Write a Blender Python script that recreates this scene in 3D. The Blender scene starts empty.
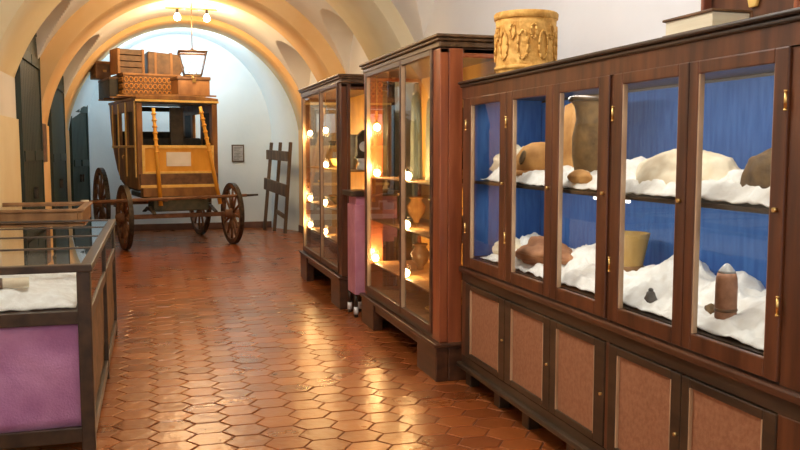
import bpy, bmesh, math, random
from mathutils import Vector, Matrix, noise
random.seed(7)
S = bpy.context.scene
COL = S.collection
PI = math.pi

# ------------------------------------------------------------------ materials
def new_mat(name):
    m = bpy.data.materials.new(name); m.use_nodes = True
    nt = m.node_tree; nt.nodes.clear()
    out = nt.nodes.new('ShaderNodeOutputMaterial')
    return m, nt, out
def principled(nt, out, color=(.5,.5,.5), rough=.5, metal=0, spec=.5, coat=0, sheen=0):
    b = nt.nodes.new('ShaderNodeBsdfPrincipled')
    b.inputs['Base Color'].default_value = (*color, 1)
    b.inputs['Roughness'].default_value = rough
    b.inputs['Metallic'].default_value = metal
    b.inputs['Specular IOR Level'].default_value = spec
    b.inputs['Coat Weight'].default_value = coat
    b.inputs['Coat Roughness'].default_value = .12
    b.inputs['Sheen Weight'].default_value = sheen
    nt.links.new(b.outputs[0], out.inputs[0])
    return b
def varied(name, ca, cb, rough=.5, scale=(4,4,4), detail=6, lo=.35, hi=.65, bump=0., bscale=None, coat=0, metal=0, spec=.5, sheen=0, dist=0.):
    m, nt, out = new_mat(name)
    b = principled(nt, out, ca, rough, metal, spec, coat, sheen)
    tc = nt.nodes.new('ShaderNodeTexCoord'); mp = nt.nodes.new('ShaderNodeMapping')
    mp.inputs['Scale'].default_value = scale
    nt.links.new(tc.outputs['Object'], mp.inputs[0])
    n = nt.nodes.new('ShaderNodeTexNoise'); n.inputs['Scale'].default_value = 1
    n.inputs['Detail'].default_value = detail; n.inputs['Distortion'].default_value = dist
    nt.links.new(mp.outputs[0], n.inputs['Vector'])
    r = nt.nodes.new('ShaderNodeValToRGB')
    r.color_ramp.elements[0].position = lo; r.color_ramp.elements[0].color = (*ca, 1)
    r.color_ramp.elements[1].position = hi; r.color_ramp.elements[1].color = (*cb, 1)
    nt.links.new(n.outputs['Fac'], r.inputs[0]); nt.links.new(r.outputs[0], b.inputs['Base Color'])
    if bump:
        bp = nt.nodes.new('ShaderNodeBump'); bp.inputs['Strength'].default_value = bump
        bp.inputs['Distance'].default_value = .02
        if bscale:
            n2 = nt.nodes.new('ShaderNodeTexNoise'); n2.inputs['Scale'].default_value = bscale; n2.inputs['Detail'].default_value = 4
            nt.links.new(tc.outputs['Object'], n2.inputs['Vector']); nt.links.new(n2.outputs['Fac'], bp.inputs['Height'])
        else:
            nt.links.new(n.outputs['Fac'], bp.inputs['Height'])
        nt.links.new(bp.outputs[0], b.inputs['Normal'])
    return m
def glass(name, tint=(.97,.98,.97), base=.05, power=4.0, rough=.01):
    m, nt, out = new_mat(name)
    g = nt.nodes.new('ShaderNodeNewGeometry')
    dp = nt.nodes.new('ShaderNodeVectorMath'); dp.operation = 'DOT_PRODUCT'
    nt.links.new(g.outputs['Normal'], dp.inputs[0]); nt.links.new(g.outputs['Incoming'], dp.inputs[1])
    def mth(op, a, b=None):
        n = nt.nodes.new('ShaderNodeMath'); n.operation = op
        for i, v in enumerate((a, b)):
            if v is None: continue
            if isinstance(v, (int, float)): n.inputs[i].default_value = v
            else: nt.links.new(v, n.inputs[i])
        return n.outputs[0]
    ab = mth('ABSOLUTE', dp.outputs['Value'])
    fac = mth('ADD', mth('MULTIPLY', mth('POWER', mth('SUBTRACT', 1.0, ab), power), .9), base)
    t = nt.nodes.new('ShaderNodeBsdfTransparent'); t.inputs[0].default_value = (*tint, 1)
    gl = nt.nodes.new('ShaderNodeBsdfGlossy'); gl.inputs['Roughness'].default_value = rough
    mx = nt.nodes.new('ShaderNodeMixShader')
    nt.links.new(fac, mx.inputs[0]); nt.links.new(t.outputs[0], mx.inputs[1]); nt.links.new(gl.outputs[0], mx.inputs[2])
    nt.links.new(mx.outputs[0], out.inputs[0])
    return m
def emis(name, color, strength):
    m, nt, out = new_mat(name)
    e = nt.nodes.new('ShaderNodeEmission'); e.inputs[0].default_value = (*color, 1); e.inputs[1].default_value = strength
    nt.links.new(e.outputs[0], out.inputs[0]); return m

M = {}
M['mahog']   = varied('mahogany', (.060,.020,.008), (.150,.050,.018), .34, (14,14,1.6), 7, bump=.05, coat=.12)
M['mahogH']  = varied('mahogany_rail', (.045,.018,.009), (.105,.040,.017), .34, (14,1.4,14), 7, bump=.05, coat=.12)
M['darkwood']= varied('dark_walnut', (.026,.016,.009), (.065,.037,.018), .38, (12,2,12), 7, bump=.05, coat=.2)
M['oak']     = varied('aged_oak', (.20,.095,.035), (.36,.19,.075), .38, (8,8,2), 7, bump=.08)
M['litbevel']    = varied('lit_bevel_tone', (.40,.24,.13), (.58,.40,.24), .3, (10,10,3), 4, coat=.4)  # pale wood tone paints the lit bevel along the pane edges
M['brownpanel'] = varied('brown_fabric_panel', (.29,.115,.048), (.36,.155,.070), .75, (50,50,50), 3, bump=.15)
M['bluepanel']  = varied('blue_backing_cloth', (.035,.125,.40), (.06,.18,.50), .85, (40,40,6), 3, bump=.1)
M['amber']   = varied('amber_back_panel', (.58,.27,.045), (.72,.38,.08), .5, (5,5,2), 5)
M['whitecloth'] = varied('white_linen', (.78,.74,.68), (.92,.90,.86), .85, (18,18,18), 4, bump=.25, sheen=.2)
M['creamcloth'] = varied('cream_linen', (.78,.64,.44), (.90,.80,.62), .85, (14,14,14), 4, bump=.25)
M['mauve']   = varied('mauve_cloth', (.40,.17,.36), (.54,.27,.48), .8, (5,5,5), 5, bump=.2, bscale=90, sheen=.3)
M['pink']    = varied('dusty_pink_cloth', (.46,.17,.24), (.58,.26,.33), .8, (6,6,6), 4, bump=.15)
M['glass']   = glass('cabinet_glass', base=.035, power=5)
M['topglass']= glass('case_top_glass', power=2.6, base=.08)
M['lampglass']= glass('lantern_glass', tint=(.98,.99,1), base=.05)
M['brass']   = varied('brass', (.75,.50,.16), (.85,.62,.24), .3, (20,20,20), 3, metal=1)
M['iron']    = varied('dark_iron', (.03,.025,.02), (.09,.07,.05), .5, (20,20,20), 4, metal=.6)
M['plaster'] = varied('cream_plaster', (.76,.73,.69), (.83,.80,.76), .9, (1.2,1.2,1.2), 6, bump=.12, bscale=25)
M['whitewall'] = varied('white_plaster', (.83,.83,.84), (.89,.89,.90), .9, (1,1,1), 6, bump=.1, bscale=22)
M['ribcream']= varied('yellowish_plaster', (.78,.66,.42), (.84,.74,.52), .9, (1.3,1.3,1.3), 5, bump=.12, bscale=25)
M['ochre']   = varied('ochre_plaster', (.80,.50,.22), (.86,.60,.32), .9, (1.3,1.3,1.3), 5, bump=.12, bscale=25)
M['bluewall']= varied('pale_blue_plaster', (.66,.77,.82), (.75,.84,.88), .9, (1,1,1), 6, bump=.12, bscale=20)
M['greendoor']= varied('dark_green_paint', (.008,.020,.014), (.018,.038,.026), .5, (8,8,1), 5, bump=.1)
M['base']    = varied('brown_base_paint', (.11,.05,.03), (.17,.08,.05), .6, (6,6,6), 4)
M['coachwood']= varied('coach_brown_paint', (.19,.080,.020), (.38,.18,.045), .45, (6,6,3), 6, bump=.1)
M['coachdark']= varied('coach_dark_leather', (.022,.020,.016), (.055,.045,.032), .6, (8,8,8), 4)
M['coachyel']= varied('coach_yellow_paint', (.78,.36,.03), (.92,.48,.06), .42, (7,7,3), 5)
M['gold']    = varied('worn_gilding', (.80,.50,.10), (.95,.68,.22), .4, (9,9,9), 4)
M['wheel']   = varied('worn_wheel_wood', (.13,.060,.028), (.26,.13,.06), .6, (9,9,9), 5)
M['under']   = varied('undercarriage_paint', (.045,.055,.040), (.10,.095,.06), .65, (9,9,9), 5)
M['label']   = varied('paper_label', (.82,.80,.70), (.90,.88,.80), .8, (6,6,6), 3)
M['leather'] = varied('brown_leather', (.11,.055,.024), (.21,.105,.045), .5, (10,10,10), 5, bump=.2)
M['trunk']   = varied('tan_wood_box', (.27,.12,.04), (.42,.20,.07), .55, (8,8,3), 5, bump=.1)
M['wicker']  = varied('orange_wicker', (.50,.20,.04), (.72,.34,.08), .6, (30,30,30), 4, bump=.3)
M['greywood']= varied('weathered_grey_wood', (.075,.050,.034), (.15,.10,.065), .75, (9,9,2), 6, bump=.15)
M['drum']    = varied('carved_ochre_bark', (.60,.29,.05), (.86,.50,.13), .7, (14,14,14), 5, bump=.9, bscale=16, dist=1.5)
M['stone_o'] = varied('orange_clay', (.45,.20,.05), (.66,.34,.10), .75, (9,9,9), 5, bump=.5)
M['stone_r'] = varied('red_brown_stone', (.30,.12,.05), (.45,.20,.09), .75, (11,11,11), 5, bump=.5)
M['stone_b'] = varied('dark_brown_stone', (.09,.05,.02), (.24,.14,.05), .8, (16,16,16), 5, bump=.6)
M['stone_g'] = varied('dark_grey_stone', (.06,.055,.05), (.13,.12,.11), .6, (16,16,16), 5, bump=.4)
M['greencloth']= varied('grey_green_cloth', (.20,.22,.15), (.34,.35,.25), .85, (10,10,3), 4, bump=.3)
M['darkcloth']= varied('dark_brown_cloth', (.045,.035,.022), (.11,.075,.04), .85, (10,10,3), 4, bump=.3)
M['greypot'] = varied('grey_glaze', (.30,.30,.29), (.45,.44,.42), .4, (10,10,10), 4)
M['shellrust']= varied('rusty_metal', (.27,.12,.06), (.42,.20,.11), .6, (24,24,24), 5, bump=.3)
M['tubwood'] = varied('yellow_tub_wood', (.42,.24,.06), (.60,.38,.12), .6, (8,8,3), 5)
M['redmahog']= varied('reddish_mahogany', (.22,.055,.020), (.36,.10,.036), .28, (14,14,1.6), 7, bump=.05, coat=.4)
M['cornice'] = varied('cornice_walnut', (.075,.040,.018), (.16,.085,.035), .34, (12,2,12), 7, bump=.05, coat=.15)
M['page']    = varied('cream_pages', (.78,.70,.50), (.86,.80,.62), .8, (3,3,60), 3)
M['bulb']    = emis('lit_bulb', (1,.80,.45), 40)
M['bulbsoft']= emis('cabinet_bulb', (1,.72,.32), 60)
M['candle']  = emis('candle_bulb_glow', (1,.95,.85), 9)
M['tube']    = emis('strip_lamp_tube', (1,.96,.88), 2.5)
M['porcelain']= varied('white_porcelain', (.75,.74,.72), (.85,.84,.82), .25, (5,5,5), 2)

# floor tile: random tint per tile from a face attribute, worn patches
def floor_mat():
    m, nt, out = new_mat('terracotta_tiles')
    b = principled(nt, out, (.4,.15,.06), .26, 0, .6, .45)
    b.inputs['Coat Roughness'].default_value = .2
    b.inputs['Coat Tint'].default_value=(1,.80,.55,1); b.inputs['Specular Tint'].default_value=(1,.72,.42,1)
    at = nt.nodes.new('ShaderNodeAttribute'); at.attribute_name = 'tint'
    tc = nt.nodes.new('ShaderNodeTexCoord')
    n = nt.nodes.new('ShaderNodeTexNoise'); n.inputs['Scale'].default_value = 2.3; n.inputs['Detail'].default_value = 7
    nt.links.new(tc.outputs['Object'], n.inputs['Vector'])
    ad = nt.nodes.new('ShaderNodeMath'); ad.operation = 'MULTIPLY_ADD'; ad.inputs[1].default_value = .45
    nt.links.new(at.outputs['Fac'], ad.inputs[0]); 
    sb = nt.nodes.new('ShaderNodeMath'); sb.operation = 'MULTIPLY'; sb.inputs[1].default_value = .6
    nt.links.new(n.outputs['Fac'], sb.inputs[0]); nt.links.new(sb.outputs[0], ad.inputs[2])
    r = nt.nodes.new('ShaderNodeValToRGB')
    r.color_ramp.elements[0].position = .15; r.color_ramp.elements[0].color = (.17,.045,.013,1)
    r.color_ramp.elements[1].position = .75; r.color_ramp.elements[1].color = (.36,.108,.028,1)
    nt.links.new(ad.outputs[0], r.inputs[0]); nt.links.new(r.outputs[0], b.inputs['Base Color'])
    n2 = nt.nodes.new('ShaderNodeTexNoise'); n2.inputs['Scale'].default_value = 14; n2.inputs['Detail'].default_value = 5
    nt.links.new(tc.outputs['Object'], n2.inputs['Vector'])
    bp = nt.nodes.new('ShaderNodeBump'); bp.inputs['Strength'].default_value = .35; bp.inputs['Distance'].default_value = .012
    nt.links.new(n2.outputs['Fac'], bp.inputs['Height']); nt.links.new(bp.outputs[0], b.inputs['Normal']); nt.links.new(bp.outputs[0], b.inputs['Coat Normal'])
    mr = nt.nodes.new('ShaderNodeMapRange'); mr.inputs['To Min'].default_value = .18; mr.inputs['To Max'].default_value = .42
    nt.links.new(n.outputs['Fac'], mr.inputs[0]); nt.links.new(mr.outputs[0], b.inputs['Roughness'])
    return m
M['floor'] = floor_mat()
M['grout'] = varied('dark_grout', (.14,.05,.022), (.22,.085,.035), .8, (9,9,9), 4)

# ------------------------------------------------------------------ mesh builder
class MB:
    def __init__(s): s.v = []; s.f = []; s.sm = []
    def add(s, vs, fs, smooth=False):
        o = len(s.v); s.v += [tuple(p) for p in vs]
        for f in fs: s.f.append(tuple(i+o for i in f)); s.sm.append(smooth)
        return s
    def box(s, x0, x1, y0, y1, z0, z1, M_=None):
        if x0 > x1: x0, x1 = x1, x0
        if y0 > y1: y0, y1 = y1, y0
        if z0 > z1: z0, z1 = z1, z0
        vs = [Vector(p) for p in ((x0,y0,z0),(x1,y0,z0),(x1,y1,z0),(x0,y1,z0),(x0,y0,z1),(x1,y0,z1),(x1,y1,z1),(x0,y1,z1))]
        if M_: vs = [M_ @ p for p in vs]
        return s.add(vs, [(0,3,2,1),(4,5,6,7),(0,1,5,4),(1,2,6,5),(2,3,7,6),(3,0,4,7)])
    def rod(s, a, b, r0, r1=None, n=12, cap=True):
        a, b = Vector(a), Vector(b); r1 = r0 if r1 is None else r1
        d = (b-a).normalized(); u = d.orthogonal().normalized(); w = d.cross(u)
        vs = []
        for p, r in ((a,r0),(b,r1)):
            for i in range(n):
                t = 2*PI*i/n; vs.append(p + (u*math.cos(t)+w*math.sin(t))*r)
        s.add(vs, [(i,(i+1)%n,n+(i+1)%n,n+i) for i in range(n)], True)
        if cap: s.add(vs, [tuple(range(n))[::-1], tuple(range(n,2*n))])
        return s
    def tube(s, pts, r, n=8):
        for i in range(len(pts)-1): s.rod(pts[i], pts[i+1], r, r, n)
        return s
    def bar(s, a, b, w, h):
        """rectangular bar from a to b"""
        a, b = Vector(a), Vector(b); d = (b-a).normalized()
        up = Vector((0,0,1)) if abs(d.z) < .9 else Vector((1,0,0))
        u = d.cross(up).normalized(); k = u.cross(d)
        vs = []
        for p in (a,b):
            for su, sk in ((-1,-1),(1,-1),(1,1),(-1,1)): vs.append(p+u*su*w/2+k*sk*h/2)
        return s.add(vs, [(0,1,2,3),(7,6,5,4),(0,4,5,1),(1,5,6,2),(2,6,7,3),(3,7,4,0)])
    def lathe(s, prof, n=24, c=(0,0,0), squash=1.0, axis='z'):
        vs = []; k = len(prof)
        for i in range(n):
            t = 2*PI*i/n
            for r, z in prof:
                if axis == 'z': vs.append((c[0]+r*math.cos(t), c[1]+r*math.sin(t)*squash, c[2]+z))
                else: vs.append((c[0]+z, c[1]+r*math.cos(t), c[2]+r*math.sin(t)))
        fs = []
        for i in range(n):
            j = (i+1) % n
            for q in range(k-1): fs.append((i*k+q, j*k+q, j*k+q+1, i*k+q+1))
        s.add(vs, fs, True)
        if prof[0][0] > 1e-5: s.add([vs[i*k] for i in range(n)], [tuple(range(n))[::-1]])
        if prof[-1][0] > 1e-5: s.add([vs[i*k+k-1] for i in range(n)], [tuple(range(n))])
        return s
    def prism(s, poly, axis, a, b):
        """poly in the two other axes, extruded between a and b along axis"""
        def pt(p, t):
            if axis == 'x': return (t, p[0], p[1])
            if axis == 'y': return (p[0], t, p[1])
            return (p[0], p[1], t)
        n = len(poly); vs = [pt(p,a) for p in poly]+[pt(p,b) for p in poly]
        return s.add(vs, [tuple(range(n))[::-1], tuple(range(n,2*n))]+[(i,(i+1)%n,n+(i+1)%n,n+i) for i in range(n)])
    def build(s, name, mat, parent=None, bevel=0, loc=None, mods=None):
        me = bpy.data.meshes.new(name); me.from_pydata(s.v, [], s.f)
        bm = bmesh.new(); bm.from_mesh(me)
        bmesh.ops.remove_doubles(bm, verts=bm.verts, dist=1e-5) if not bevel else None
        bmesh.ops.recalc_face_normals(bm, faces=bm.faces)
        bm.to_mesh(me); bm.free()
        if len(me.polygons) == len(s.sm):
            for p, q in zip(me.polygons, s.sm): p.use_smooth = q
        else:
            for p in me.polygons: p.use_smooth = any(s.sm)
        me.materials.append(mat)
        o = bpy.data.objects.new(name, me); COL.objects.link(o)
        if parent: o.parent = parent
        if loc: o.location = loc
        if bevel:
            b = o.modifiers.new('bevel', 'BEVEL'); b.width = bevel; b.segments = 2; b.limit_method = 'ANGLE'; b.angle_limit = math.radians(50)
        return o
def thing(name, label, cat, loc=(0,0,0), rotz=0, group=None):
    o = bpy.data.objects.new(name, None); COL.objects.link(o)
    o.location = loc; o.rotation_euler = (0,0,rotz); o.empty_display_size = .1
    o['label'] = label; o['category'] = cat
    if group: o['group'] = group
    return o
def tag(o, label, cat, group=None):
    o['label'] = label; o['category'] = cat
    if group: o['group'] = group
    return o
def struct(o): o['kind'] = 'structure'; return o
def dup_tree(r, loc, label, rotz=None):
    c = r.copy(); COL.objects.link(c); c.location = loc; c['label'] = label
    if rotz is not None: c.rotation_euler = (0,0,rotz)
    for ch in list(r.children):
        d = ch.copy(); COL.objects.link(d); d.parent = c
        for g in list(ch.children):
            e = g.copy(); COL.objects.link(e); e.parent = d
    return c
def plight(name, loc, power, color, radius=.05, parent=None):
    l = bpy.data.lights.new(name, 'POINT'); l.energy = power; l.color = color; l.shadow_soft_size = radius
    o = bpy.data.objects.new(name, l); COL.objects.link(o); o.location = loc
    if parent: o.parent = parent
    return o
def alight(name, loc, rot, sx, sy, power, color, parent=None):
    l = bpy.data.lights.new(name, 'AREA'); l.shape = 'RECTANGLE'; l.size = sx; l.size_y = sy; l.energy = power; l.color = color
    o = bpy.data.objects.new(name, l); COL.objects.link(o); o.location = loc; o.rotation_euler = rot
    if parent: o.parent = parent
    return o

# ------------------------------------------------------------------ the hall
XL, XR, XC, RR, ZS = -1.45, 2.77, .65, 2.25, 1.60   # RR: rise of the barrel, RA: its half width
RA = 2.12
YN, YF = -3.2, 17.42

# floor of pressed hexagonal tiles
def build_floor():
    v=[]; f=[]; tint=[]
    w, h = .27, .19                 # flat topped hexagon, points left and right
    g = .003
    col = 0; x = XL-.1
    while x < XR+.3:
        y = YN - (h/2 if col % 2 else 0)
        while y < YF+.1:
            o = len(v); rz = random.uniform(-1,1)*.0012
            ax, ay = random.uniform(-.007,.007), random.uniform(-.012,.012)
            ring = [(w/2,0),(w/4,h/2),(-w/4,h/2),(-w/2,0),(-w/4,-h/2),(w/4,-h/2)]
            def P(px,py,k,z): return (x+px*k, y+py*k, z + (px*ax+py*ay if z > -.004 else 0))
            k0 = 1-2*g/h; k1 = k0-.05
            for px,py in ring: v.append(P(px,py,k0,-.004))
            for px,py in ring: v.append(P(px,py,k0-.02,rz-.001))
            for px,py in ring: v.append(P(px,py,k1,rz))
            t = random.random()
            for a in (0,6):
                for i in range(6): f.append((o+a+i,o+a+(i+1)%6,o+a+6+(i+1)%6,o+a+6+i)); tint.append(t)
            f.append(tuple(o+12+i for i in range(6))); tint.append(t)
            y += h
        x += w*.75; col += 1
    nf = len(f)
    o = len(v); v += [(XL-.3,YN,-.006),(XR+.3,YN,-.006),(XR+.3,YF+.2,-.006),(XL-.3,YF+.2,-.006),(XL-.3,YN,-.15),(XR+.3,YN,-.15),(XR+.3,YF+.2,-.15),(XL-.3,YF+.2,-.15)]
    f += [(o,o+1,o+2,o+3),(o+7,o+6,o+5,o+4)]; tint += [0,0]
    me = bpy.data.meshes.new('floor'); me.from_pydata(v,[],f)
    me.materials.append(M['floor']); me.materials.append(M['grout'])
    for i,p in enumerate(me.polygons):
        p.use_smooth = False
        if i >= nf: p.material_index = 1
    a = me.attributes.new('tint','FLOAT','FACE'); a.data.foreach_set('value', tint)
    ob = bpy.data.objects.new('floor', me); COL.objects.link(ob); struct(ob)
build_floor()

# side walls (slabs with real thickness)
struct(MB().box(XL-.3, XL, YN, YF+.3, -.1, 4.3).build('wall_left', M['plaster']))
struct(MB().box(XR, XR+.3, YN, YF+.3, -.1, 4.3).build('wall_right', M['whitewall']))
struct(MB().box(XL-.3, XR+.3, YF, YF+.3, -.1, 4.3).build('wall_far', M['bluewall']))

# ribs: solid arches whose soffit is the main barrel
def zb(x, R, xc=XC, a=None, zs=ZS):
    a = a or R-RR+RA
    t = 1-((x-xc)/a)**2
    return zs + R*math.sqrt(max(t,0))
def rib(n, y0, y1, mat, R=None):
    R = R or RR
    xs = [XL + (XR-XL)*(.5-.5*math.cos(PI*i/64)) for i in range(65)]
    vs=[]; fs=[]
    for x in xs:
        z = zb(x,R)
        vs += [(x,y0,z),(x,y1,z),(x,y0,4.6),(x,y1,4.6)]
    for i in range(64):
        a, b = i*4, i*4+4
        fs += [(a,b,b+1,a+1),(a,a+2,b+2,b),(a+1,b+1,b+3,a+3),(a+2,a+3,b+3,b+2)]
    m = MB().add(vs, fs, False)
    o = m.build('trim_%d' % n, mat)
    for p in o.data.polygons: p.use_smooth = abs(p.normal.y) < .5
    struct(o); return o
ribs = [(0.9,2.2,'ribcream'),(8.9,10.35,'ribcream'),(12.2,13.25,'ochre'),(15.45,16.4,'ochre')]
for i,(a,b,mt) in enumerate(ribs): rib(i+1,a,b,M[mt],2.36 if i==1 else None)
# pilasters under the ribs on the left, flush with the wall face
for i,(a,b,mt) in enumerate(ribs):
    struct(MB().box(XL-.02, XL+.025, a, b, 0, zb(XL,RR)+.03).build('trim_%d' % (i+11), M[mt]))
    struct(MB().box(XR-.03, XR+.02, a, b, 0, zb(XR-.03,RR)+.05).build('trim_%d' % (i+21), M[mt]))

# groin vault bays between the ribs
def bay(name, y0, y1, zc, hc, mat, R=2.50):
    ym, ha = (y0+y1)/2, (y1-y0)/2
    nx, ny = 150, max(40, int((y1-y0)/.03))
    xs = [XL + (XR-XL)*(.5-.5*math.cos(PI*i/nx)) for i in range(nx+1)]
    ys = [ym - ha*math.cos(PI*j/ny) for j in range(ny+1)]
    vs=[]; 
    for x in xs:
        for y in ys:
            zc_ = zc + hc*math.sqrt(max(0,1-((y-ym)/ha)**2))
            vs.append((x,y,max(zb(x,R), zc_)))
    fs=[(i*(ny+1)+j,(i+1)*(ny+1)+j,(i+1)*(ny+1)+j+1,i*(ny+1)+j+1) for i in range(nx) for j in range(ny)]
    me = bpy.data.meshes.new(name); me.from_pydata(vs,[],fs); me.materials.append(mat)
    ob = bpy.data.objects.new(name, me); COL.objects.link(ob); struct(ob)
    s = ob.modifiers.new('shell','SOLIDIFY'); s.thickness = .12; s.offset = 1
    return ob
bay('ceiling', YN, .9, 2.0, 1.9, M['plaster'], 2.42)
bay('ceiling', 2.2, 8.9, 1.9, 2.0, M['whitewall'], 2.52)
bay('ceiling', 10.35, 12.2, 2.25, 1.20, M['plaster'], 2.47)
bay('ceiling', 13.25, 15.45, 2.25, 1.15, M['plaster'], 2.33)
# end bay: splayed reveal running down to the floor on both sides
def end_bay():
    N=64
    def prof(xc,a,b,zs):
        pts=[(xc-a,-.01)]+[(xc-a*math.cos(PI*i/N), zs+b*math.sin(PI*i/N)) for i in range(N+1)]+[(xc+a,-.01)]
        return pts
    A=prof(XC,RA,RR,ZS); B=prof(.58,1.76,1.96,1.90)
    O=[(XC+(p[0]-XC)*1.2, p[1]*1.18 if p[1]>0 else p[1]) for p in A]
    vs=[]; fs=[]
    for p,q,o in zip(A,B,O): vs += [(p[0],16.4,p[1]),(q[0],YF+.02,q[1]),(o[0],16.4,o[1]),(o[0],YF+.02,o[1])]
    for i in range(len(A)-1):
        p,q=i*4,i*4+4
        fs += [(p,p+1,q+1,q),(p,q,q+2,p+2),(p+2,q+2,q+3,p+3)]
    o = MB().add(vs,fs,True).build('ceiling', M['bluewall'])
    for p in o.data.polygons: p.use_smooth = abs(p.normal.y) < .6
    struct(o)
end_bay()
# skirting
struct(MB().box(-1.17, 2.33, YF-.03, YF+.01, 0, .13).build('baseboard_far', M['base'], bevel=.006))
struct(MB().box(XR-.05, XR-.02, 10.7, 16.4, 0, .13).build('baseboard_right', M['base'], bevel=.006))

# dark green doors in the left wall
def green_door(n, y0, y1, zt, at=None, rz=0):
    r = bpy.data.objects.new('door_%d' % n, None); COL.objects.link(r); r.location = at or (XL, (y0+y1)/2, 0); r.rotation_euler = (0,0,rz); struct(r)
    w = (y1-y0)/2
    for s in (-1,1):
        m = MB(); k = 6; pw = w/k
        for i in range(k):
            a = (-w if s < 0 else 0) + i*pw
            m.box(0,.045,a+.004,a+pw-.004,.02,zt)
        lf = m.build('door_leaf', M['greendoor'], r, bevel=.004)
        c = s*w/2
        b = MB()
        for z in (.35, zt*.5, zt-.35): b.box(.045,.07,c-w/2+.03,c+w/2-.03,z-.06,z+.06)
        b.build('ledge_board', M['greendoor'], lf, bevel=.004)
        MB().box(.045,.085,s*.05-.012,s*.05+.012,1.0,1.14).build('door_handle', M['iron'], lf, bevel=.003)
    fr = MB().box(-.01,.06,-w-.05,-w,0,zt+.05).box(-.01,.06,w,w+.05,0,zt+.05).box(-.01,.06,-w,w,zt,zt+.05)
    fr.build('door_frame', M['greendoor'], r, bevel=.004)
green_door(1, 10.42, 12.14, 3.05)
green_door(2, 13.34, 15.30, 2.95)
green_door(3, 16.45, 17.2, 2.70, (-1.325,16.86,0), -math.radians(16))
o = MB().box(XL+.025, XL+.06, 12.25, 12.65, 1.43, 1.95).build('notice_board', M['leather'], bevel=.008)
tag(o, 'narrow reddish-brown board hung on the left wall between the dark green doors', 'notice board')

# ------------------------------------------------------------------ cabinets
def cabinet(name, label, X, y0, y1, D, H, zg0, zg1, lower, panes, backmat, cornice=.10, shelf_z=(), leg='feet', wood='mahog', tube=True, post=.0, lowz=None):
    """front face at world x=X facing the aisle (-x); panes = glass openings (world y ranges)"""
    r = thing(name, label, 'display cabinet', (X, y0, 0))
    L = y1-y0
    W, WH = M[wood], M['mahogH']
    pz = lowz if lowz else zg0-.05
    # carcass
    MB().box(D-.03,D,.0,L,pz*0+.15,H-.06).build('back_panel', M['darkwood'], r)
    MB().box(D-.045,D-.031,.04,L-.04,zg0-.03,zg1+.03).build('backing_cloth', backmat, r)
    if cornice < .08:
        cw = MB().box(-.03,D+.01,-.03,L+.03,H-.020,H).box(-.018,D,-.018,L+.018,H-.042,H-.020)
        MB().box(-.006,.0,0,L,H-.115,H-.042).build('frieze', M['mahog'], r)
    else:
        cw = MB().box(-.04,D+.02,-.04,L+.04,H-.022,H).box(-.026,D+.01,-.026,L+.026,H-.045,H-.022).box(-.010,D,-.010,L+.010,H-.085,H-.045)
    cw.build('cornice', M['darkwood'] if cornice < .08 else M['cornice'], r, bevel=.008)
    MB().box(0,D,0,L,H-.12,H-.09).build('top_board', WH, r)
    # front frame : frieze, ledge rail, posts
    MB().box(0,.05,0,L,zg1+.045,H-.085).build('frieze', WH, r, bevel=.004)
    return r
def ends(r, D, L, z0, z1, wood, glazed, fs=.07, zg_lo=.885, zg_hi=1.93):
    for y in (0, L):
        s = 1 if y == 0 else -1
        if glazed:
            m = MB().box(.062,fs+.062,y-s*.002,y+s*.045,z0,z1).box(D-.07,D,y,y+s*.045,z0,z1).box(fs+.062,D-.07,y,y+s*.045,z1-.06,z1).box(fs+.062,D-.07,y,y+s*.045,z0,z0+.08)
            e = m.build('side_frame', wood, r, bevel=.005)
            MB().box(fs+.062,D-.07,y+s*.02,y+s*.026,z0+.08,z1-.06).build('side_glass', M['glass'], e)
        else:
            MB().box(0.058,D,y-s*.003,y+s*.04,z0,z1).build('side_panel', wood, r, bevel=.005)
            MB().box(0.07,D-.05,y+s*.041,y+s*.048,zg_lo,zg_hi).build('side_lining', M['bluepanel'], r)

# --- near long cabinet
X1, A0, A1, D1, H1 = 2.0, 2.16, 5.34, .60, 2.05
gl = [(4.69,5.17),(4.08,4.505),(3.53,3.925),(2.91,3.325),(2.375,2.785)]
doors1 = [(4.60,5.255),(4.00,4.595),(3.435,3.995),(2.845,3.40),(2.31,2.84)]
c1 = cabinet('display_cabinet','long mahogany cabinet with five glass doors and blue backing, nearest on the right wall',
             X1, A0, A1, D1, H1, .88, 1.885, True, gl, M['bluepanel'], cornice=.05)
L1 = A1-A0
ends(c1, D1, L1, .12, H1-.09, M['mahog'], False)
MB().box(-.02,D1,-.02,L1+.02,.775,.812).build('waist_ledge', M['mahogH'], c1, bevel=.01)
MB().box(0,.05,.0,L1,.715,.775).box(0,.05,0,L1,.15,.205).build('rail', M['darkwood'], c1, bevel=.003)
MB().box(-.03,D1,-.02,L1+.02,.12,.155).build('plinth', M['darkwood'], c1, bevel=.01)
MB().box(.03,D1-.05,.04,L1-.04,.155,.17).build('bottom_board', M['darkwood'], c1)
for yy in (.06, .55, 1.1, 1.65, 2.2, 2.62, 3.12):
    for xx in (.06, D1-.08):
        MB().box(xx-.035,xx+.035,yy-.045,yy+.045,0,.12).build('foot', M['darkwood'], c1, bevel=.006)
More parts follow.
